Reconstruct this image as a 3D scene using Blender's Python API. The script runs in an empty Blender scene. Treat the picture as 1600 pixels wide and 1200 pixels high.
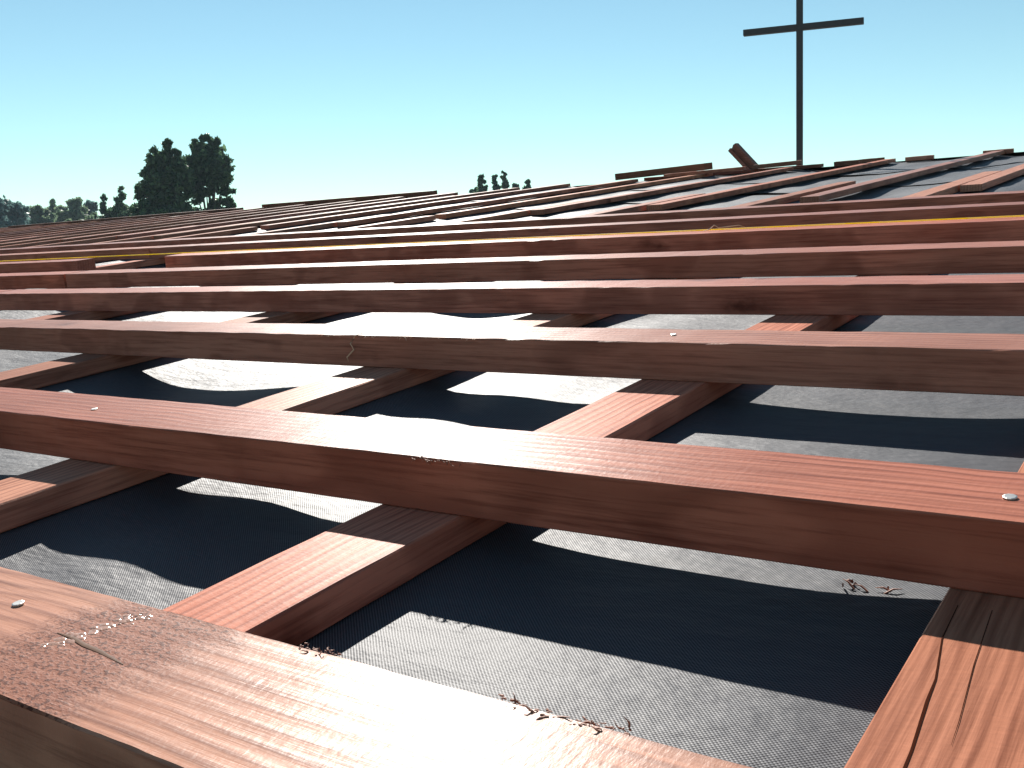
import bpy, math, random
import numpy as np
from mathutils import Vector, Matrix, noise

random.seed(7)
rng = np.random.default_rng(7)
scene = bpy.context.scene
col = scene.collection

# ---------------------------------------------------------------- camera
U = 0.185                      # height of the lens above the batten tops (m)
PITCH = math.radians(5.9)      # slope of the roof
CA, SA = math.cos(PITCH), math.sin(PITCH)
E1 = Vector((1, 0, 0))         # along the battens
E2 = Vector((0, CA, SA))       # up the slope
EN = Vector((0, -SA, CA))      # out of the roof
CAM = Vector((0, 0, 5.4))
a1 = Vector((0.82158357, -0.04372376, -0.56840889))   # roof axes seen from the lens (right, up, forward)
a2 = Vector((0.56234021, 0.22597883, 0.79542885))
a3 = Vector((-0.09366924, 0.97315045, -0.21024812))
right = E1*a1.x + E2*a2.x + EN*a3.x
up = E1*a1.y + E2*a2.y + EN*a3.y
fwd = E1*a1.z + E2*a2.z + EN*a3.z
cd = bpy.data.cameras.new('camera')
cam = bpy.data.objects.new('camera', cd); col.objects.link(cam)
cd.sensor_width = 36.0; cd.lens = 1612/1600*36.0
cd.clip_start = 0.01; cd.clip_end = 3000
m = Matrix((right, up, -fwd)).transposed().to_4x4(); m.translation = CAM
cam.matrix_world = m
scene.camera = cam

# ---------------------------------------------------------------- light
sun_roof = Vector((-1.22, 1.42, 1.0))
sd = (E1*sun_roof.x + E2*sun_roof.y + EN*sun_roof.z).normalized()
SUN_EL = math.asin(sd.z); SUN_ROT = math.atan2(sd.x, sd.y)
w = bpy.data.worlds.new('World'); scene.world = w; w.use_nodes = True
nt = w.node_tree; nt.nodes.clear()
sky = nt.nodes.new('ShaderNodeTexSky'); sky.sky_type = 'NISHITA'; sky.sun_disc = False
sky.sun_elevation = SUN_EL; sky.sun_rotation = SUN_ROT
sky.air_density = 1.0; sky.dust_density = 0.0; sky.ozone_density = 0.4; sky.altitude = 1500
bg = nt.nodes.new('ShaderNodeBackground'); bg.inputs['Strength'].default_value = 0.052
wo = nt.nodes.new('ShaderNodeOutputWorld')
wb = nt.nodes.new('ShaderNodeMix'); wb.data_type = 'RGBA'; wb.blend_type = 'MULTIPLY'
wb.inputs[0].default_value = 1.0; wb.inputs[7].default_value = (0.92, 1.13, 1.0, 1)   # the camera's cool white balance
nt.links.new(sky.outputs[0], wb.inputs[6]); nt.links.new(wb.outputs[2], bg.inputs['Color'])
nt.links.new(bg.outputs[0], wo.inputs['Surface'])
sl = bpy.data.lights.new('sun', 'SUN'); sl.energy = 5.0; sl.angle = math.radians(0.53); sl.color = (1.0, 0.95, 0.88)
so = bpy.data.objects.new('sun', sl); col.objects.link(so)
so.location = (0, 0, 30); so.rotation_euler = sd.to_track_quat('Z', 'Y').to_euler()
vs = scene.view_settings
vs.view_transform = 'Standard'; vs.look = 'None'; vs.exposure = 1.08; vs.gamma = 1.0; vs.use_curve_mapping = False
scene.render.engine = 'CYCLES'

# ---------------------------------------------------------------- helpers
def P(e, s, H):
    """roof point: e along battens, s up the slope, H below the lens plane, all in U"""
    return CAM + (E1*e + E2*s - EN*H)*U

def ray(px, py):
    return right*(px-800) + up*(600-py) + fwd*1612

def at(px, py, D):
    r = ray(px, py); return CAM + r*(D/math.hypot(r.x, r.y))

def tag(o, label=None, cat=None, group=None, kind=None):
    if label: o['label'] = label
    if cat: o['category'] = cat
    if group: o['group'] = group
    if kind: o['kind'] = kind
    return o

def link(name, me, mat=None, parent=None, mw=None):
    if mat is not None and not me.materials: me.materials.append(mat)
    o = bpy.data.objects.new(name, me); col.objects.link(o)
    if mw is not None: o.matrix_world = mw
    if parent is not None:
        o.parent = parent
        o.matrix_parent_inverse = WORLD[parent.name].inverted()
    WORLD[o.name] = mw.copy() if mw is not None else Matrix.Identity(4)
    return o
WORLD = {}

def empty(name, loc):
    o = bpy.data.objects.new(name, None); col.objects.link(o); o.location = loc
    WORLD[o.name] = Matrix.Translation(loc); o.empty_display_size = 0.2
    return o

def mesh(name, v, f, smooth=False):
    me = bpy.data.meshes.new(name); me.from_pydata([tuple(x) for x in v], [], [tuple(x) for x in f]); me.update()
    if smooth:
        me.polygons.foreach_set('use_smooth', [True]*len(me.polygons))
    return me

def plank_mesh(L, w_, h, seg=2, ch=0.0015, rough=0.0, bow=0.0, twist=0.0, endskew=0.0):
    """sawn timber along local x, centred, top at +h/2; eight-sided section with broken edges"""
    r = random.Random(int(L*1e5) + int(w_*1e6) + seg)
    prof = [(-w_/2, -h/2+ch), (-w_/2, h/2-ch), (-w_/2+ch, h/2), (w_/2-ch, h/2),
            (w_/2, h/2-ch), (w_/2, -h/2+ch), (w_/2-ch, -h/2), (-w_/2+ch, -h/2)]
    V, F = [], []
    off = r.random()*100
    for i in range(seg+1):
        t = i/seg; x = (t-0.5)*L
        wy = bow*math.sin(math.pi*t) + rough*1.5*noise.noise(Vector((x*2.2, off, 0)))
        wz = rough*0.8*noise.noise(Vector((x*1.7, off, 5)))
        for k, (y, z) in enumerate(prof):
            jy = rough*noise.noise(Vector((x*28, off+k*3.1, 1))) + rough*0.8*noise.noise(Vector((x*95, off+k*3.1, 7)))
            jz = rough*0.8*noise.noise(Vector((x*31, off+k*2.7, 2)))
            if k in (0, 5, 6, 7): jz *= 0.2
            V.append((x + endskew*y*(1 if i == seg else 0), y+wy+jy, z+wz+jz))
    for i in range(seg):
        for k in range(8):
            k2 = (k+1) % 8
            F.append((i*8+k, i*8+k2, (i+1)*8+k2, (i+1)*8+k))
    F.append(tuple(range(7, -1, -1))); F.append(tuple(seg*8+k for k in range(8)))
    me = mesh('timber', V, F)
    # outward normals
    import bmesh
    bm = bmesh.new(); bm.from_mesh(me); bmesh.ops.recalc_face_normals(bm, faces=bm.faces); bm.to_mesh(me); bm.free()
    return me

def roof_matrix(e, s, H, along_slope=False, yaw=0.0, extra=None):
    M = Matrix.Translation(P(e, s, H)) @ Matrix.Rotation(PITCH, 4, 'X')
    M = M @ Matrix.Rotation((math.pi/2 if along_slope else 0) + yaw, 4, 'Z')
    if extra is not None: M = M @ extra
    return M

def tube(points, r, sides=6, taper=None):
    V, F = [], []
    n = len(points)
    for i, p in enumerate(points):
        d = (points[min(i+1, n-1)] - points[max(i-1, 0)]).normalized()
        a = d.orthogonal().normalized(); b = d.cross(a)
        rr = r if taper is None else r*taper[i]
        for k in range(sides):
            t = 2*math.pi*k/sides
            V.append(p + a*math.cos(t)*rr + b*math.sin(t)*rr)
    for i in range(n-1):
        for k in range(sides):
            k2 = (k+1) % sides
            F.append((i*sides+k, i*sides+k2, (i+1)*sides+k2, (i+1)*sides+k))
    F.append(tuple(range(sides-1, -1, -1))); F.append(tuple((n-1)*sides+k for k in range(sides)))
    return V, F

def merge(parts):
    V, F = [], []
    for v, f in parts:
        o = len(V); V += list(v); F += [tuple(i+o for i in x) for x in f]
    return V, F

# ---------------------------------------------------------------- materials
class NG:
    def __init__(s, name):
        s.m = bpy.data.materials.new(name); s.m.use_nodes = True
        s.t = s.m.node_tree; s.t.nodes.clear()
        s.out = s.n('ShaderNodeOutputMaterial'); s.b = s.n('ShaderNodeBsdfPrincipled')
        s.l(s.b.outputs[0], s.out.inputs[0])
    def n(s, k, **kw):
        x = s.t.nodes.new(k)
        for a, b in kw.items(): setattr(x, a, b)
        return x
    def l(s, a, b): s.t.links.new(a, b)
    def math(s, op, a, b=None, clamp=False):
        x = s.n('ShaderNodeMath', operation=op, use_clamp=clamp)
        for i, v in enumerate((a, b)):
            if v is None: continue
            if isinstance(v, (int, float)): x.inputs[i].default_value = v
            else: s.l(v, x.inputs[i])
        return x.outputs[0]
    def mix(s, fac, a, b, mode='MIX'):
        x = s.n('ShaderNodeMix', data_type='RGBA', blend_type=mode)
        for i, v in ((0, fac), (6, a), (7, b)):
            if isinstance(v, (int, float)): x.inputs[i].default_value = v
            elif isinstance(v, tuple): x.inputs[i].default_value = v if len(v) == 4 else (*v, 1)
            else: s.l(v, x.inputs[i])
        return x.outputs[2]
    def ramp(s, fac, stops):
        x = s.n('ShaderNodeValToRGB'); cr = x.color_ramp
        while len(cr.elements) < len(stops): cr.elements.new(0.5)
        for e, (p, c) in zip(cr.elements, stops):
            e.position = p; e.color = (c, c, c, 1) if isinstance(c, (int, float)) else (*c, 1)
        s.l(fac, x.inputs[0]); return x.outputs[0]
    def noise(s, vec, scale, detail=4, rough=0.55, dist=0.0):
        x = s.n('ShaderNodeTexNoise'); x.inputs['Scale'].default_value = scale
        x.inputs['Detail'].default_value = detail; x.inputs['Roughness'].default_value = rough
        x.inputs['Distortion'].default_value = dist
        s.l(vec, x.inputs['Vector']); return x.outputs['Fac']
    def scaled(s, vec, sc, add=None):
        x = s.n('ShaderNodeVectorMath', operation='MULTIPLY'); s.l(vec, x.inputs[0]); x.inputs[1].default_value = sc
        if add is None: return x.outputs[0]
        y = s.n('ShaderNodeVectorMath', operation='ADD'); s.l(x.outputs[0], y.inputs[0])
        if isinstance(add, tuple): y.inputs[1].default_value = add
        else: s.l(add, y.inputs[1])
        return y.outputs[0]
    def bump(s, h, strength, dist):
        x = s.n('ShaderNodeBump'); x.inputs['Strength'].default_value = strength; x.inputs['Distance'].default_value = dist
        s.l(h, x.inputs['Height']); return x

def wood(name, light, dark, knotcol, rough=0.37, spec=0.03, patch=None, stain=0.5, ringamt=0.34):
    g = NG(name)
    tc = g.n('ShaderNodeTexCoord'); oi = g.n('ShaderNodeObjectInfo')
    rnd = g.n('ShaderNodeCombineXYZ')
    g.l(g.math('MULTIPLY', oi.outputs['Random'], 37.0), rnd.inputs[0])
    g.l(g.math('MULTIPLY', oi.outputs['Random'], 0.6), rnd.inputs[1])
    v0 = g.n('ShaderNodeVectorMath', operation='ADD'); g.l(tc.outputs['Object'], v0.inputs[0]); g.l(rnd.outputs[0], v0.inputs[1])
    co = v0.outputs[0]
    fine = g.noise(g.scaled(co, (9, 260, 260)), 1.0, 5, 0.65)
    streak = g.noise(g.scaled(co, (2.2, 46, 46)), 1.0, 4, 0.6, 0.6)
    blot = g.noise(g.scaled(co, (5, 9, 9)), 1.0, 3, 0.5)
    # growth rings cut lengthways: cathedral arches on the faces
    wv = g.n('ShaderNodeTexWave', wave_type='RINGS', rings_direction='X', wave_profile='SIN')
    wv.inputs['Scale'].default_value = 34.0; wv.inputs['Distortion'].default_value = 7.0
    wv.inputs['Detail'].default_value = 2.0; wv.inputs['Detail Scale'].default_value = 0.35
    g.l(g.scaled(tc.outputs['Object'], (0.55, 1, 1), rnd.outputs[0]), wv.inputs['Vector'])
    ring = wv.outputs['Fac']
    c = g.mix(streak, light, dark)
    c = g.mix(g.math('MULTIPLY', g.ramp(ring, [(0.62, 0.0), (0.97, 1.0)]), ringamt), c, knotcol)
    c = g.mix(g.math('MULTIPLY', g.ramp(fine, [(0.45, 0.0), (0.75, 1.0)]), 0.75), c, knotcol)
    c = g.mix(g.math('MULTIPLY', g.ramp(blot, [(0.45, 0.0), (0.72, 1.0)]), stain), c, tuple(x*0.55 for x in dark))
    # knots
    vo = g.n('ShaderNodeTexVoronoi', voronoi_dimensions='3D', feature='F1'); vo.inputs['Scale'].default_value = 1.0; vo.inputs['Randomness'].default_value = 1.0
    dv = g.noise(g.scaled(co, (20, 30, 30)), 1.0, 4)
    kv = g.n('ShaderNodeVectorMath', operation='ADD'); g.l(g.scaled(co, (4.2, 7, 7)), kv.inputs[0])
    dx = g.n('ShaderNodeCombineXYZ'); g.l(g.math('MULTIPLY', dv, 0.5), dx.inputs[0]); g.l(g.math('MULTIPLY', dv, 0.35), dx.inputs[1])
    g.l(dx.outputs[0], kv.inputs[1]); g.l(kv.outputs[0], vo.inputs['Vector'])
    sx = g.n('ShaderNodeSeparateColor'); g.l(vo.outputs['Color'], sx.inputs[0])
    pick = g.math('GREATER_THAN', sx.outputs[0], 0.40)
    kn = g.math('MULTIPLY', g.ramp(vo.outputs['Distance'], [(0.0, 1.0), (0.06, 0.75), (0.11, 0.3), (0.19, 0.0)]), pick)
    c = g.mix(g.math('MULTIPLY', kn, 0.9), c, tuple(x*0.5 for x in knotcol))
    val = g.n('ShaderNodeHueSaturation'); g.l(c, val.inputs['Color'])
    g.l(g.math('ADD', g.math('MULTIPLY', oi.outputs['Random'], 0.42), 0.74), val.inputs['Value'])
    g.l(g.math('ADD', g.math('MULTIPLY', g.math('FRACT', g.math('MULTIPLY', oi.outputs['Random'], 7.31)), 0.14), 0.90), val.inputs['Saturation'])
    g.l(g.math('ADD', g.math('MULTIPLY', g.math('FRACT', g.math('MULTIPLY', oi.outputs['Random'], 13.7)), 0.010), 0.494), val.inputs['Hue'])
    c = val.outputs[0]
    h = g.math('ADD', g.math('MULTIPLY', fine, 0.7), g.math('MULTIPLY', ring, 0.25))
    sawn = g.noise(g.scaled(co, (330, 120, 330)), 1.0, 3, 0.6)
    h = g.math('ADD', h, g.math('MULTIPLY', sawn, 0.6))
    if patch:
        x0, x1, slope = patch       # a rough torn band of grain across the board (metres, local x)
        sp = g.n('ShaderNodeSeparateXYZ'); g.l(tc.outputs['Object'], sp.inputs[0])
        q = g.math('ADD', sp.outputs[0], g.math('MULTIPLY', sp.outputs[1], slope))
        q = g.math('ADD', q, g.math('MULTIPLY', g.math('SUBTRACT', g.noise(g.scaled(tc.outputs['Object'], (14, 40, 20)), 1.0, 4), 0.5), 0.09))
        mid, half = (x0+x1)/2, (x1-x0)/2
        d = g.math('ABSOLUTE', g.math('SUBTRACT', q, mid))
        mask = g.math('MULTIPLY', g.ramp(g.math('DIVIDE', d, half), [(0.45, 1.0), (1.0, 0.0)]), g.math('GREATER_THAN', sp.outputs[2], 0.0175))
        speck = g.noise(g.scaled(tc.outputs['Object'], (420, 700, 500)), 1.0, 2, 0.5)
        c = g.mix(g.math('MULTIPLY', mask, 0.75), c, (0.19, 0.062, 0.036))
        c = g.mix(g.math('MULTIPLY', mask, g.ramp(speck, [(0.52, 0.0), (0.60, 0.85)])), c, (0.07, 0.022, 0.015))
        h = g.math('ADD', h, g.math('MULTIPLY', g.math('MULTIPLY', mask, speck), 0.9))
        g.l(g.math('ADD', g.math('MULTIPLY', mask, 0.22), rough), g.b.inputs['Roughness'])
    else:
        g.l(g.math('ADD', g.math('MULTIPLY', blot, 0.12), rough-0.06), g.b.inputs['Roughness'])
    g.l(c, g.b.inputs['Base Color'])
    g.b.inputs['Specular IOR Level'].default_value = spec
    g.l(g.bump(h, 0.6, 0.0006).outputs[0], g.b.inputs['Normal'])
    return g.m

def flat(name, c, rough=0.6, metal=0.0, spec=0.5, var=0.25, scale=40):
    g = NG(name); tc = g.n('ShaderNodeTexCoord')
    n_ = g.noise(tc.outputs['Object'], scale, 4)
    g.l(g.mix(n_, tuple(x*(1-var) for x in c), tuple(min(1, x*(1+var)) for x in c)), g.b.inputs['Base Color'])
    g.b.inputs['Roughness'].default_value = rough; g.b.inputs['Metallic'].default_value = metal
    g.b.inputs['Specular IOR Level'].default_value = spec
    g.l(g.bump(n_, 0.3, 0.002).outputs[0], g.b.inputs['Normal'])
    return g.m

M = {}
LT, DK, KN = (0.55, 0.235, 0.155), (0.37, 0.125, 0.080), (0.105, 0.028, 0.019)
M['wood'] = wood('red sawn timber', LT, DK, KN)
M['wood_front'] = wood('red sawn timber torn', (0.57, 0.265, 0.16), (0.43, 0.165, 0.095), KN, patch=(0.205, 0.313, 0.0), stain=0.25, rough=0.38, spec=0.07)
M['wood_counter'] = wood('orange sawn timber', (0.58, 0.262, 0.17), (0.46, 0.185, 0.115), KN, rough=0.45, spec=0.02, stain=0.3)
M['wood_old'] = wood('grey brown timber', (0.30, 0.14, 0.09), (0.19, 0.08, 0.05), (0.08, 0.03, 0.02), rough=0.55)
M['nail'] = flat('galvanised nail', (0.50, 0.48, 0.45), 0.42, 1.0)
M['crack'] = flat('split in the wood', (0.045, 0.014, 0.008), 0.95, 0.0, 0.0)
M['golden'] = flat('resinous split', (0.085, 0.032, 0.010), 0.6, 0.0, 0.1)
M['fibre'] = flat('torn wood fibre', (0.22, 0.085, 0.05), 0.7)
M['shaving'] = flat('pale shaving', (0.62, 0.45, 0.30), 0.6)
M['resin'] = flat('dried resin', (0.42, 0.24, 0.17), 0.12, 0.0, 0.8, 0.3, 300)
M['cross'] = flat('weathered steel', (0.055, 0.052, 0.055), 0.55, 0.2, 0.5, 0.2, 25)
M['wall'] = flat('plaster wall', (0.55, 0.50, 0.42), 0.85, var=0.12, scale=5)

def underlay():
    g = NG('black woven underlay'); tc = g.n('ShaderNodeTexCoord')
    sp = g.n('ShaderNodeSeparateXYZ'); g.l(tc.outputs['Object'], sp.inputs[0])
    k = 2*math.pi/0.0022
    wob = g.math('MULTIPLY', g.noise(g.scaled(tc.outputs['Object'], (6, 6, 6)), 1.0, 1), 2.0)
    sx = g.math('SINE', g.math('ADD', g.math('MULTIPLY', sp.outputs[0], k), wob))
    sy = g.math('SINE', g.math('ADD', g.math('MULTIPLY', sp.outputs[1], k), wob))
    weave = g.math('ADD', g.math('MULTIPLY', g.math('MULTIPLY', sx, sy), 0.5), 0.5)
    blot = g.noise(g.scaled(tc.outputs['Object'], (9, 13, 9)), 1.0, 4, 0.6, 0.8)
    dust = g.noise(g.scaled(tc.outputs['Object'], (2.5, 4, 3)), 1.0, 3, 0.5)
    c = g.mix(weave, (0.004, 0.004, 0.005), (0.135, 0.141, 0.158))
    c = g.mix(g.math('MULTIPLY', g.ramp(blot, [(0.4, 0.0), (0.75, 1.0)]), 0.35), c, (0.060, 0.063, 0.070))
    g.l(c, g.b.inputs['Base Color'])
    g.l(g.math('ADD', g.math('MULTIPLY', dust, 0.10), 0.50), g.b.inputs['Roughness'])
    g.l(g.math('ADD', g.math('MULTIPLY', weave, 0.20), 0.02), g.b.inputs['Specular IOR Level'])
    wr = g.noise(g.scaled(tc.outputs['Object'], (15, 30, 20)), 1.0, 4, 0.62, 0.0)
    b1 = g.bump(wr, 0.55, 0.006)
    b2 = g.bump(weave, 0.35, 0.0004); g.l(b1.outputs[0], b2.inputs['Normal'])
    g.l(b2.outputs[0], g.b.inputs['Normal'])
    return g.m
M['underlay'] = underlay()

def string_mat():
    g = NG('yellow and white twisted line'); tc = g.n('ShaderNodeTexCoord')
    sp = g.n('ShaderNodeSeparateXYZ'); g.l(tc.outputs['Object'], sp.inputs[0])
    s_ = g.math('SINE', g.math('MULTIPLY', sp.outputs[0], 2*math.pi/0.16))
    g.l(g.mix(g.ramp(s_, [(0.25, 0.0), (0.33, 1.0)]), (0.75, 0.66, 0.25), (0.80, 0.64, 0.0)), g.b.inputs['Base Color'])
    g.b.inputs['Roughness'].default_value = 0.6
    tr = g.n('ShaderNodeBsdfTranslucent'); tr.inputs['Color'].default_value = (0.9, 0.72, 0.03, 1)
    mx = g.n('ShaderNodeMixShader'); mx.inputs[0].default_value = 0.55
    g.l(g.b.outputs[0], mx.inputs[1]); g.l(tr.outputs[0], mx.inputs[2]); g.l(mx.outputs[0], g.out.inputs[0])
    return g.m
M['string'] = string_mat()

def leaf_mat(name, a, b):
    g = NG(name); oi = g.n('ShaderNodeObjectInfo'); ge = g.n('ShaderNodeNewGeometry')
    r = g.n('ShaderNodeMix', data_type='RGBA')
    g.l(g.mix(ge.outputs['Random Per Island'], a, b), g.b.inputs['Base Color'])
    g.b.inputs['Roughness'].default_value = 0.5; g.b.inputs['Specular IOR Level'].default_value = 0.3
    tr = g.n('ShaderNodeBsdfTranslucent'); g.l(g.mix(ge.outputs['Random Per Island'], a, b), tr.inputs['Color'])
    mx = g.n('ShaderNodeMixShader'); mx.inputs[0].default_value = 0.5
    g.l(g.b.outputs[0], mx.inputs[1]); g.l(tr.outputs[0], mx.inputs[2]); g.l(mx.outputs[0], g.out.inputs[0])
    return g.m
M['leaf_dark'] = leaf_mat('dark glossy leaves', (0.040, 0.078, 0.052), (0.095, 0.165, 0.08))
M['leaf_olive'] = leaf_mat('olive leaves', (0.09, 0.14, 0.09), (0.18, 0.24, 0.14))
M['leaf_blue'] = leaf_mat('blue green leaves', (0.07, 0.13, 0.13), (0.13, 0.21, 0.19))
M['bark'] = flat('bark', (0.10, 0.075, 0.055), 0.9, var=0.4, scale=8)
g = NG('dry grass ground'); tcg = g.n('ShaderNodeTexCoord')
g.l(g.mix(g.noise(tcg.outputs['Object'], 0.35, 6), (0.10, 0.11, 0.05), (0.22, 0.19, 0.11)), g.b.inputs['Base Color'])
g.b.inputs['Roughness'].default_value = 0.95
M['ground'] = g.m

# ---------------------------------------------------------------- ground
gv = [(-600, -600, 0), (600, -600, 0), (600, 600, 0), (-600, 600, 0)]
tag(link('ground', mesh('ground', gv, [(0, 1, 2, 3)]), M['ground']), kind='structure')

# ---------------------------------------------------------------- the church under its unfinished roof
RIDGE = 40.0
EL, ER = -84.0, 14.0            # gable ends
EAVE = -9.0
root = empty('church', (P((EL+ER)/2, 15, 0).x, P(0, RIDGE, 0).y, 0))
tag(root, 'church with black underlay and rows of reddish timber battens on its low roof', 'church')

def back(e, s, H):              # a point on the hidden far slope, s measured from the ridge down
    q = P(e, RIDGE, H); return Vector((q.x, q.y + s*U*CA, q.z - s*U*SA))

def walls():
    pr, pl_ = P(ER-1.5, 0, 1.9), P(EL+1.5, 0, 1.9)
    yf = P(0, EAVE+3, 1.9); yr = P(0, RIDGE, 1.9); yb = back(0, RIDGE-EAVE-3, 1.9)
    V, F = [], []
    def wall(pts, t):           # vertical slab: polygon pts extruded by t
        o = len(V); n_ = len(pts)
        for p in pts: V.append(p)
        for p in pts: V.append(p + t)
        F.append(tuple(o+i for i in range(n_))); F.append(tuple(o+n_+i for i in range(n_-1, -1, -1)))
        for i in range(n_):
            j = (i+1) % n_; F.append((o+i, o+j, o+n_+j, o+n_+i))
    for x, t in ((pl_.x, 0.22), (pr.x, -0.22)):
        V.clear(); F.clear()
        wall([Vector((x, yf.y, 0)), Vector((x, yb.y, 0)), Vector((x, yb.y, yb.z)), Vector((x, yr.y, yr.z)), Vector((x, yf.y, yf.z))], Vector((t, 0, 0)))
        link('gable_wall', mesh('gable_wall', V, F), M['wall'], root)
    for y, z, t in ((yf.y, yf.z, 0.22), (yb.y, yb.z, -0.22)):
        V.clear(); F.clear()
        wall([Vector((pl_.x+0.225, y, 0)), Vector((pr.x-0.225, y, 0)), Vector((pr.x-0.225, y, z-0.02)), Vector((pl_.x+0.225, y, z-0.02))], Vector((0, t, 0)))
        link('side_wall', mesh('side_wall', V, F), M['wall'], root)
walls()

# counter batten lines (left edge, U): the first three close together, then one over every rafter
CW = 0.38
CLINES = [7.6, 4.4, 1.45, -0.58, -2.587, -4.61, -7.73]
k = 1
while CLINES[-1] > EL+3:
    CLINES.append(-7.73 - 3.37*k + 0.12*math.sin(k*2.3)); k += 1
CTOP, CBOT = 1.207, 1.331

# underlay, in sheets that lap down the slope
edges = sorted([(c, c+CW) for c in CLINES])
def sag(e, s):
    """depth of the sheet below the underside of the counter battens"""
    e0 = e1 = None
    lo, hi = EL, ER
    for a, b in edges:
        if a-0.05 <= e <= b+0.05: return 0.0
        if b < e: lo = b+0.05
        if a > e: hi = a-0.05; break
    t = (e-lo)/max(hi-lo, 1e-3); wd = hi-lo
    f = (4*t*(1-t))**0.75
    d = (0.012 if abs(lo+2.16) < 0.1 else 0.034)*min(wd, 3.0)*(1.0+0.55*noise.noise(Vector((lo*1.3, s*0.35, 0))))
    # ripples fade out at the nailed edges
    r = 0.022*noise.noise(Vector((e*0.9, s*0.75, 3))) + 0.010*noise.noise(Vector((e*2.1+s*0.5, s*1.7, 9)))
    r += 0.012*math.sin(s*2.1+e*1.1+lo)
    skew = 0.020*math.sin(math.pi*t*2 + lo)
    k_ = 0.25 if abs(lo+2.16) < 0.1 else 1.0
    if k_ < 1: return f*(0.008 + 0.018*math.sin(math.pi*(s-2.45)) + r*0.35)
    return max(0.0, f*(d + r) + f*skew)

xs = []
x = EL
while x < ER:
    xs.append(x); x += 0.11 if x > -12 else (0.2 if x > -30 else 0.33)
xs.append(ER)
LAPS = [EAVE, -3.6, 3.6, 10.75, 17.9, 25.05, 32.2, RIDGE]
for i in range(len(LAPS)-1):
    s0, s1 = LAPS[i], LAPS[i+1]
    top = s1 + (0.85 if i < len(LAPS)-2 else 0.0)
    ns = int((top-s0)/0.16)
    ss = [s0 + (top-s0)*j/ns for j in range(ns+1)]
    V = []
    for s in ss:
        for e in xs:
            d = sag(e, s)
            H = CBOT + 0.006 + d
            if s < s0+0.9:               # lower edge rides over the sheet below
                q = 1-(s-s0)/0.9
                H -= 0.020*q*min(1.0, d/0.05+0.15)
                if d > 0.02 and s0 > 12: H -= 0.055*q*q*max(0.0, noise.noise(Vector((e*0.45, i*7.0, 0)))+0.1)
            if i < len(LAPS)-2 and s > s1-0.02:      # upper edge tucks under the next one
                H += 0.016*min(1.0, (s-s1+0.02)/0.1)*min(1.0, d/0.05+0.1)
            V.append(((e*U), (s*U), -H*U))
    nx = len(xs)
    F = [(j*nx+a, j*nx+a+1, (j+1)*nx+a+1, (j+1)*nx+a) for j in range(ns) for a in range(nx-1)]
    me = mesh('underlay_sheet', V, F, True)
    link('underlay_sheet', me, M['underlay'], root, roof_matrix(0, 0, 0))
# far slope
V = []
for j in range(9):
    for e in (EL, ER): V.append(back(e, j*(RIDGE-EAVE)/8, CBOT+0.006))
link('underlay_sheet', mesh('underlay_sheet', V, [(2*j, 2*j+1, 2*j+3, 2*j+2) for j in range(8)]), M['underlay'], root)

# counter battens: a lower and an upper length, spliced side by side at about half slope
def counter(eL, s0, s1, top=CTOP, wd=CW, mat='wood_counter', yaw=0.0, seg=None, rough=0.0006):
    L = (s1-s0)*U; h = (CBOT-CTOP)*U
    me = plank_mesh(L, wd*U, h, seg or max(3, int(L/0.08)), 0.0012, rough)
    return link('counter_batten', me, M[mat], root, roof_matrix(eL+wd/2, (s0+s1)/2, top+(CBOT-CTOP)/2, True, yaw))
rc = random.Random(3)
for i, c in enumerate(CLINES):
    near = c > -12
    lend, ust, off = 24.4+rc.uniform(-0.9, 0.8), 20.6+rc.uniform(-0.6, 0.9), CW+rc.uniform(0.02, 0.10)
    if abs(c+7.73) < 0.01: lend, ust, off = 24.9, 19.9, 0.80
    if abs(c+4.61) < 0.01: lend, ust, off = 25.1, 20.6, CW+0.02
    if c < -17 and rc.random() < 0.35: lend, ust, off = 21.6, 22.0, 0.03     # butted end to end with a gap
    wd = CW if c != -0.58 else 0.62
    counter(c, EAVE+0.3, lend, wd=wd, seg=(160 if near else 40), rough=(0.0006 if c != -0.58 else 0.0001))
    up_end = RIDGE - rc.choice([0.1, 0.15, 0.3, 0.6, 1.2])
    counter(c+off, ust, up_end, top=CTOP-0.001, mat=rc.choice(['wood_counter', 'wood', 'wood_counter']), yaw=rc.uniform(-0.004, 0.004), seg=40)

# battens
BT, BH = 1.0, 0.205
def batten(e0, e1, s0, s1, mat='wood', seg=None, top=BT, yaw=0.0, rough=0.0007, h=BH):
    L = (e1-e0)*U
    me = plank_mesh(L, (s1-s0)*U, h*U, seg or max(4, int(L/0.05)), 0.0009, rough)
    return link('batten', me, M[mat], root, roof_matrix((e0+e1)/2, (s0+s1)/2, top+h/2, False, yaw))
b0 = batten(-16.0, 9.0, 0.978, 1.423, 'wood_front', 900, rough=0.0004)
b1 = batten(-22.0, 9.5, 2.692, 3.100, 'wood', 900, rough=0.0004)
b2 = batten(-28.0, 10.0, 4.800, 5.178, 'wood', 700, rough=0.0008)
b3 = batten(-12.70, 10.0, 6.800, 7.180, 'wood', 300)
batten(-41.0, -12.74, 6.82, 7.20, 'wood', 300, yaw=-0.002)
b4 = batten(-14.05, 10.0, 8.710, 9.110, 'wood', 250)
batten(-46.0, -14.10, 8.69, 9.08, 'wood', 250, yaw=0.001)
b5 = batten(-14.60, 10.0, 10.880, 11.300, 'wood', 250)
batten(-50.0, -16.90, 10.72, 11.10, 'wood', 250)
batten(-17.6, 10.0, 12.790, 13.190, 'wood', 200)
batten(-60.0, -17.63, 12.80, 13.20, 'wood', 200)
batten(-19.0, 10.0, 14.640, 15.040, 'wood', 200)
batten(-70.0, -19.04, 14.66, 15.06, 'wood', 200)

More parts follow.
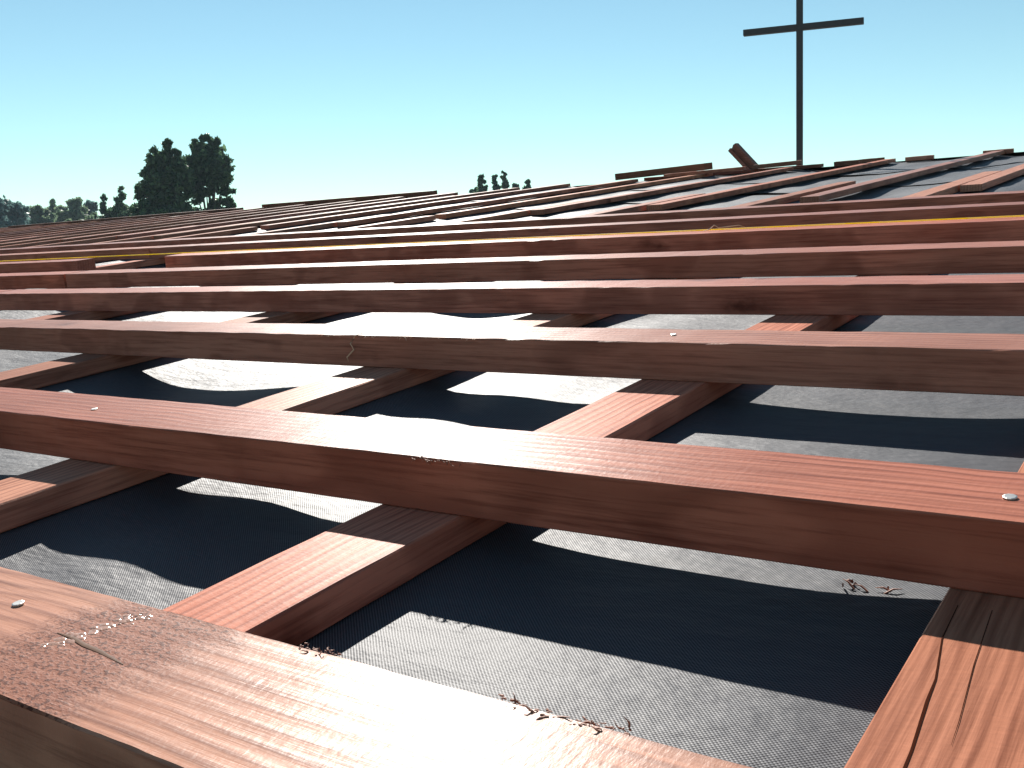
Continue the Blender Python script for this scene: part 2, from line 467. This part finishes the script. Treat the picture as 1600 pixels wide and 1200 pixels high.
# ridge battens, laid along the top in lengths
def ridge(e0, e1, s=RIDGE-0.25, top=1.05, w_=0.36, h=0.15):
    me = plank_mesh((e1-e0)*U, w_*U, h*U, 30, 0.0012, 0.0012)
    link('ridge_batten', me, M['wood_old'], root, roof_matrix((e0+e1)/2, s, top+h/2))
ridge(-20.5, -13.0, top=1.207, h=0.12, s=RIDGE-0.2); ridge(-78.0, -68.5, top=1.20); ridge(-68.3, -45.0, top=1.10, s=RIDGE-1.0); ridge(-44.4, -32.2, s=RIDGE+0.16, top=1.045, h=0.285)

# nails
def nail(par, e, s, H, r=0.0029, tilt=0.08):
    V, F = [], []
    n_ = 10
    for z, rr in ((0.0, r*1.0), (0.0006, r), (0.0008, r*0.8)):
        for k_ in range(n_): V.append((rr*math.cos(2*math.pi*k_/n_), rr*math.sin(2*math.pi*k_/n_), z))
    for a in range(2):
        for k_ in range(n_): F.append((a*n_+k_, a*n_+(k_+1) % n_, (a+1)*n_+(k_+1) % n_, (a+1)*n_+k_))
    F.append(tuple(2*n_+k_ for k_ in range(n_)))
    link('nail', mesh('nail', V, F), M['nail'], par, roof_matrix(e, s, H, False, 0, Matrix.Rotation(tilt, 4, 'X')))
nail(b0, -2.55, 1.28, 0.9985); nail(b1, -4.58, 2.86, 0.9985); nail(b1, -0.46, 2.87, 0.9985, 0.0035); nail(b2, -2.47, 5.00, 0.9975)
nail(b3, -5.3, 6.98, 0.9975); nail(b4, -8.1, 8.9, 0.9975)
# split, resin streak and torn fibres on the front batten
def strip(name, pts, wd, mat, par, lift=0.0012):
    V, F = [], []
    for i, (e, s, k_) in enumerate(pts):
        V.append(P(e, s-wd*k_*0.5, BT) + EN*lift*0.3); V.append(P(e, s, BT) + EN*lift*(1 if 0 < i < len(pts)-1 else 0.3)); V.append(P(e, s+wd*k_*0.5, BT) + EN*lift*0.3)
    for i in range(len(pts)-1):
        F += [(3*i, 3*i+1, 3*i+4, 3*i+3), (3*i+1, 3*i+2, 3*i+5, 3*i+4)]
    return link(name, mesh(name, V, F, True), M[mat], par)
strip('split', [(-2.28, 1.222, 0.2), (-2.22, 1.222, 0.8), (-2.15, 1.210, 1.0), (-2.08, 1.205, 0.9), (-1.97, 1.188, 0.2)], 0.013, 'golden', b0, 0.00022)
rr_ = random.Random(5)
V, F = [], []
for i in range(60):                      # beaded dried resin
    t = rr_.random(); e = -2.24 + 0.08*t + rr_.gauss(0, 0.016); s = 1.17 + 0.22*t + rr_.gauss(0, 0.010)
    cpt = P(e, s, BT); r0 = rr_.uniform(0.0006, 0.0019); o = len(V)
    for k_ in range(7):
        a_ = 2*math.pi*k_/7; V.append(cpt + E1*math.cos(a_)*r0*1.5 + E2*math.sin(a_)*r0 - EN*0.0002)
    V.append(cpt + EN*r0*0.32)
    F += [(o+k_, o+(k_+1) % 7, o+7) for k_ in range(7)]
link('resin_streak', mesh('resin', V, F, True), M['resin'], b0)

def fibres(par, name, e0, e1, s, n_, rad, reach, mat='fibre', seed=1, H=BT):
    r = random.Random(seed); parts = []
    for i in range(n_):
        e = r.uniform(e0, e1); p = P(e, s+r.uniform(-0.02, 0.012), H) - EN*r.uniform(0, 0.0015)
        d = (E1*r.choice((-1, 1)) + E2*r.uniform(-0.4, 0.5) + EN*r.uniform(-0.15, 0.3)).normalized()
        L = reach*r.uniform(0.3, 1.0); pts = [p]
        for q in range(8):
            d = (d + Vector((r.uniform(-.5, .5), r.uniform(-.5, .5), r.uniform(-.6, .4)))*0.9).normalized()
            p = p + d*L/8; pts.append(p)
        parts.append(tube(pts, rad*r.uniform(0.5, 1.2), 4, [1, 1.2, 1.2, 1, .9, .8, .6, .4, .2]))
    V, F = merge(parts)
    return tag(link(name, mesh(name, V, F), M[mat], par), kind='stuff')
fibres(b0, 'torn_fibres', -1.12, -0.84, 1.425, 70, 0.0004, 0.007, seed=2)
fibres(b0, 'torn_fibres', -1.66, -1.54, 1.425, 40, 0.0003, 0.004, seed=3)
fibres(b1, 'torn_fibres', -2.42, -2.17, 2.69, 28, 0.0004, 0.006, seed=4)
fibres(b2, 'torn_fibres', -5.0, -3.6, 4.80, 40, 0.0003, 0.006, 'shaving', seed=6)

# cracks in the wide counter batten
def groove(pts, wd):
    V, F = [], []
    for e, s, k_ in pts:
        for d in (-0.5, 0.5): V.append(P(e+wd*k_*d, s, CTOP-0.0016))
    F = [(2*i, 2*i+1, 2*i+3, 2*i+2) for i in range(len(pts)-1)]
    link('split', mesh('split', V, F), M['crack'], c0)
c0 = [o for o in root.children if o.name.startswith('counter_batten') and abs((WORLD[o.name].translation.x/U) - (-0.58+0.31)) < 0.02][0]
groove([(-0.535, 2.60, .4), (-0.53, 2.4, .6), (-0.50, 2.2, .8), (-0.495, 2.1, 1.2), (-0.478, 1.9, 1.0), (-0.465, 1.6, 1.3), (-0.45, 1.2, 1.0)], 0.0055)
groove([(-0.455, 2.6, .6), (-0.44, 2.3, .8), (-0.42, 2.05, .6), (-0.415, 1.95, .2)], 0.003)

# ---------------------------------------------------------------- loose things on the roof
def timber(name, label, cat, e, s, H, L, w_, h, mat, along=False, yaw=0.0, pitch=0.0, group=None, skew=0.0):
    me = plank_mesh(L*U, w_*U, h*U, 24, 0.0015, 0.0012, endskew=skew)
    o = link(name, me, M[mat], None, roof_matrix(e, s, H, along, yaw, Matrix.Rotation(pitch, 4, 'Y')))
    return tag(o, label, cat, group)
timber('loose_plank', 'long plank lying on top of the ridge, nearest the tilted grooved stub', 'plank', -19.5, 39.3, 1.00, 4.0, 0.42, 0.27, 'wood_old', False, 0.10, -0.030, skew=0.5)
timber('loose_plank', 'thin flat plank half under the long plank on the ridge', 'plank', -17.3, 38.6, 1.13, 3.2, 0.34, 0.12, 'wood', False, 0.22, -0.01)
timber('timber_offcut', 'short dark block butted against a second block on the ridge beside the cross', 'offcut', -11.98, 39.6, 1.245, 0.9, 0.40, 0.17, 'wood_old', False, 0.05)
timber('timber_offcut', 'short block with a slanted end on the ridge, paired with another block', 'offcut', -11.1, 39.5, 1.238, 0.62, 0.40, 0.19, 'wood_old', False, 0.0, skew=0.7)
timber('timber_offcut', 'small reddish offcut at the top end of a counter batten on bare underlay', 'offcut', -9.35, 39.4, 1.262, 0.95, 0.36, 0.14, 'wood', False, 0.15)
timber('timber_offcut', 'flat reddish offcut farthest along the ridge from the cross', 'offcut', -6.75, 39.3, 1.256, 0.95, 0.40, 0.15, 'wood', False, 0.12)
timber('loose_plank', 'dark plank lying at the foot of the steel cross', 'plank', -14.7, 39.6, 1.10, 1.9, 0.36, 0.16, 'wood_old', False, 0.10, -0.02)

# tilted grooved stub poking up behind the ridge
r = random.Random(8)
A, B = P(-15.65, 40.45, 1.60), P(-16.80, 40.45, 0.30)
d = (B-A).normalized(); sdv = Vector((0, 1, 0)); nn = d.cross(sdv).normalized()
if nn.z < 0: nn = -nn
pr = [(-.2, -.21), (.2, -.21), (.2, .21), (-.2, .21), (-.2, .08), (-.08, .05), (-.08, -.05), (-.2, -.08)]
V = [A + (sdv*x_ + nn*y_)*U for x_, y_ in pr] + [B + (sdv*x_ + nn*y_)*U + d*0.004*(i % 3) for i, (x_, y_) in enumerate(pr)]
F = [(i, (i+1) % 8, 8+(i+1) % 8, 8+i) for i in range(8)] + [tuple(range(7, -1, -1)), tuple(range(8, 16))]
tag(link('timber_stub', mesh('timber_stub', V, F), M['wood_old']), 'grooved timber stub sticking up at a slant behind the ridge', 'timber')

# builder's line
pts = [P(e, 11.19+0.02*math.sin(e*.3), 0.986+0.0005*math.sin(e*2)) for e in np.linspace(-52, 10, 160)]
V, F = tube(pts, 0.0015, 6)
tag(link('string_line', mesh('string_line', V, F, True), M['string']), 'yellow and white builder\'s string stretched along a batten', 'string')

# twig of shaving on the string, curl on the third batten
def curl(name, label, cat, pts, r, mat):
    V, F = tube([Vector(p) for p in pts], r, 5, [0.5]+[1]*(len(pts)-2)+[0.3])
    tag(link(name, mesh(name, V, F, True), M[mat]), label, cat)
curl('wood_shaving', 'pale curled shaving lying on the batten beside the yellow string', 'shaving',
     [P(-5.05, 11.15, 0.995), P(-4.95, 11.12, 0.975), P(-4.90, 11.13, 0.93), P(-4.86, 11.15, 0.965), P(-4.75, 11.16, 0.96), P(-4.62, 11.17, 0.95), P(-4.55, 11.17, 0.97)], 0.0010, 'shaving')
curl('wood_shaving', 'thin pale shaving hanging down the face of a knotty batten', 'shaving',
     [P(-4.62, 4.86, 0.997), P(-4.62, 4.785, 1.0), P(-4.66, 4.775, 1.05), P(-4.64, 4.78, 1.09), P(-4.70, 4.77, 1.14), P(-4.69, 4.77, 1.17)], 0.0008, 'shaving')

sc = []
rs = random.Random(21)
for i in range(9):
    p = P(-0.86+rs.uniform(-.07, .09), 2.93+rs.uniform(-.03, .03), 1.352); q = p + E1*rs.uniform(-.009, .009) + E2*rs.uniform(-.006, .006) + EN*rs.uniform(0.0005, .003)
    sc.append(tube([p, p.lerp(q, .5) + EN*.0012, q], 0.0006, 4, [1, 1, .3]))
V, F = merge(sc)
tag(link('bark_scrap', mesh('bark_scrap', V, F), M['fibre']), 'small dark scrap of bark fibre lying on the sunlit underlay', 'bark')

# ---------------------------------------------------------------- steel cross on the ridge
cx = P(-14.14, 40.55, 1.35)
croot = empty('cross', cx)
tag(croot, 'tall thin dark steel cross standing on the roof ridge', 'cross')
def boxmesh(x0, x1, y0, y1, z0, z1):
    V = [(x_, y_, z_) for z_ in (z0, z1) for y_ in (y0, y1) for x_ in (x0, x1)]
    F = [(0, 2, 3, 1), (4, 5, 7, 6), (0, 1, 5, 4), (2, 6, 7, 3), (0, 4, 6, 2), (1, 3, 7, 5)]
    me = mesh('steel', V, F)
    import bmesh
    bm = bmesh.new(); bm.from_mesh(me); bmesh.ops.bevel(bm, geom=bm.edges[:], offset=0.002, segments=2, affect='EDGES'); bm.to_mesh(me); bm.free()
    return me
Mx = Matrix.Translation(cx) @ Matrix.Rotation(math.radians(15), 4, 'Z')
hw = 0.0225
armz = (P(-13.95, 40.0, -4.10) - cx).z
link('post', boxmesh(-hw, hw, -hw, hw, -0.03, armz+0.33), M['cross'], croot, Mx)
link('arm', boxmesh(-0.395, 0.435, -hw-0.003, hw+0.003, armz-0.021, armz+0.021), M['cross'], croot, Mx)

# ---------------------------------------------------------------- trees
def tree(name, label, cat, D, blobs, n_leaf, leaf, mat, seed, trunk_r=0.16, group=None, depth=1.0, trunk_px=None, lump=1.28):
    """blobs: (px, py, rx, ry) lobes of the crown, turned into metres at distance D, each a ball of leaves"""
    r = np.random.default_rng(seed)
    scale = D/1612.0
    cs = []
    toward = Vector((ray(blobs[0][0], 392).x, ray(blobs[0][0], 392).y, 0)).normalized()
    for (bx, by, rx, ry) in blobs:
        c = at(bx, by, D) + toward*float(r.normal(0, 0.35))*rx*scale*depth
        cs.append((np.array(c), rx*scale, ry*scale))
    bxm = trunk_px or sum(b[0] for b in blobs)/len(blobs)
    base = at(bxm, 400, D); base = Vector((base.x, base.y, 0))
    rt = empty(name, base)
    tag(rt, label, cat, group)
    low = min(c[0][2]-c[2]*0.3 for c in cs)
    vol = np.array([c[1]*c[1]*c[2] for c in cs]); vol = vol**0.75; vol /= vol.sum()
    V = []; F = []
    allv = []
    for (c, rx, rz), p in zip(cs, vol):
        n = max(40, int(n_leaf*p))
        # sub-clumps give the lumpy outline
        m_ = max(9, int(n/55))
        dirs = r.normal(size=(m_, 3)); dirs /= np.linalg.norm(dirs, axis=1)[:, None]
        rad = r.uniform(0.30, lump, m_)**0.6
        cc = c + dirs*rad[:, None]*np.array([rx, rx*depth, rz])
        idx = r.integers(0, m_, n)
        cl = 0.27*min(rx, rz)
        pos = cc[idx] + r.normal(size=(n, 3))*np.array([cl, cl, cl])*0.55
        a = r.normal(size=(n, 3)); a /= np.linalg.norm(a, axis=1)[:, None]
        b = np.cross(a, r.normal(size=(n, 3))); b /= np.linalg.norm(b, axis=1)[:, None]
        sz = leaf*r.uniform(0.6, 1.3, n)[:, None]
        q = np.stack([pos-a*sz, pos+b*sz*0.55, pos+a*sz, pos-b*sz*0.55], 1)
        allv.append(q.reshape(-1, 3))
    A_ = np.concatenate(allv); nq = len(A_)//4
    me = bpy.data.meshes.new('crown')
    me.vertices.add(len(A_)); me.vertices.foreach_set('co', (A_-np.array(base)).ravel())
    me.loops.add(nq*4); me.loops.foreach_set('vertex_index', np.arange(nq*4))
    me.polygons.add(nq); me.polygons.foreach_set('loop_start', np.arange(nq)*4)
    me.update(calc_edges=True); me.validate()
    link('crown', me, M[mat], rt, Matrix.Translation(base))
    parts = []
    topz = max(c[0][2] for c in cs)
    hub = Vector((base.x, base.y, max(1.5, min(low, topz*0.55))))
    parts.append(tube([base - Vector((0, 0, 0.1)), base.lerp(hub, 0.5)+Vector((0.1, 0, 0)), hub], trunk_r, 8, [1.25, 0.95, 0.75]))
    for c, rx, rz in cs:
        e_ = Vector(c); mid = hub.lerp(e_, 0.55) + Vector((0, 0, 0.1))
        parts.append(tube([hub - Vector((0, 0, 0.3)), mid, e_ + Vector((0, 0, rz*0.5))], trunk_r*0.5, 5, [1, 0.6, 0.15]))
    V, F = merge(parts)
    link('trunk', mesh('trunk', V, F, True), M['bark'], rt)
    return rt
tree('broadleaf_tree', 'tall dark tree with a narrow pointed top, joined to a rounder twin', 'tree', 58,
     [(265, 232, 7, 16), (267, 252, 13, 20), (246, 255, 14, 20), (240, 275, 14, 18), (266, 243, 10, 12), (262, 285, 22, 26), (240, 305, 20, 20), (232, 322, 20, 16), (268, 330, 22, 22), (255, 365, 40, 30), (284, 262, 7, 14), (288, 285, 12, 24), (222, 298, 8, 8), (228, 268, 6, 7)],
     22000, 0.15, 'leaf_dark', 11, trunk_px=262)
tree('broadleaf_tree', 'tall dark round topped tree growing against its narrow topped twin', 'tree', 61,
     [(327, 222, 11, 9), (338, 226, 8, 9), (306, 234, 12, 13), (326, 244, 22, 18), (310, 265, 20, 22), (340, 270, 20, 26), (355, 262, 6, 11), (352, 300, 11, 26), (305, 300, 13, 20), (322, 292, 10, 14), (345, 330, 18, 16), (312, 335, 20, 10), (335, 365, 35, 28)],
     24000, 0.15, 'leaf_dark', 12, trunk_px=330)
tree('slim_tree', 'slim small tree with an upright finger of foliage near the bigger pair', 'tree', 75,
     [(188, 300, 5, 9), (187, 315, 8, 12), (163, 313, 4, 8), (166, 328, 8, 10), (184, 332, 13, 12), (178, 352, 24, 18)], 7000, 0.15, 'leaf_dark', 13)
tree('shrub_tree', 'low rounded tree filling the gap beside the dark twin trees', 'tree', 82,
     [(206, 334, 14, 9), (215, 342, 16, 12), (140, 345, 16, 10), (160, 360, 50, 14)], 6000, 0.17, 'leaf_olive', 14)
for i, (lab, D, bl, mt) in enumerate([
    ('dark blue green wood edge tree, tallest of the distant bushy trees', 120, [(0, 325, 22, 14), (8, 335, 28, 18), (30, 338, 14, 14), (-30, 335, 30, 25), (10, 365, 40, 25)], 'leaf_blue'),
    ('distant low olive tree between the blue green wood edge and a lobed tree', 128, [(52, 335, 18, 12), (70, 340, 16, 12), (60, 360, 35, 22)], 'leaf_olive'),
    ('distant tree with a small round lobe on top of its crown', 135, [(83, 319, 5, 6), (90, 332, 14, 12), (100, 338, 14, 12), (95, 360, 35, 20)], 'leaf_olive'),
    ('distant bushy tree with a broad domed crown', 125, [(120, 326, 13, 14), (112, 340, 18, 14), (118, 360, 30, 20)], 'leaf_olive'),
    ('distant thin tree with loose feathery top beside the domed crown', 130, [(141, 323, 8, 10), (137, 335, 10, 10), (140, 360, 20, 20)], 'leaf_blue')]):
    tree('distant_tree', lab, 'tree', D, bl, 9000, 0.24, mt, 30+i, group='wood at the edge of the field', lump=1.0)
tree('upright_tree', 'treetop of two dark fingers, the left one low, over the ridge', 'tree', 85,
     [(741, 297, 6, 5), (753, 284, 6, 9), (754, 298, 8, 9), (748, 320, 18, 18)], 9000, 0.14, 'leaf_dark', 50, 0.12, lump=0.95)
tree('upright_tree', 'tallest of the dark fingered treetops showing over the ridge', 'tree', 86,
     [(774, 284, 5, 9), (775, 298, 6, 9), (788, 276, 5, 8), (789, 292, 6, 12), (782, 320, 16, 18)], 10000, 0.14, 'leaf_dark', 51, 0.12, lump=0.95)
tree('upright_tree', 'smallest rounded treetop just breaking the ridge line', 'tree', 88,
     [(805, 293, 6, 5), (806, 312, 12, 14)], 5000, 0.14, 'leaf_dark', 52, 0.12, lump=0.95)
tree('upright_tree', 'small upright treetop alone over a batten end on the ridge', 'tree', 88,
     [(824, 286, 4, 5), (824, 297, 6, 6), (824, 315, 12, 14)], 6000, 0.14, 'leaf_dark', 53, 0.12, lump=0.95)

# ---------------------------------------------------------------- air
g = NG('summer haze'); g.t.nodes.remove(g.b)
pv = g.n('ShaderNodeVolumePrincipled'); pv.inputs['Color'].default_value = (0.66, 0.84, 1.0, 1); pv.inputs['Density'].default_value = 0.0004
pv.inputs['Anisotropy'].default_value = 0.0
g.l(pv.outputs[0], g.out.inputs['Volume'])
hb = 640
hv = [(x_, y_, z_) for z_ in (-1.0, 17.0) for y_ in (-hb, hb) for x_ in (-hb, hb)]
hf = [(0, 2, 3, 1), (4, 5, 7, 6), (0, 1, 5, 4), (2, 6, 7, 3), (0, 4, 6, 2), (1, 3, 7, 5)]
tag(link('haze', mesh('haze', hv, hf), g.m), kind='stuff')
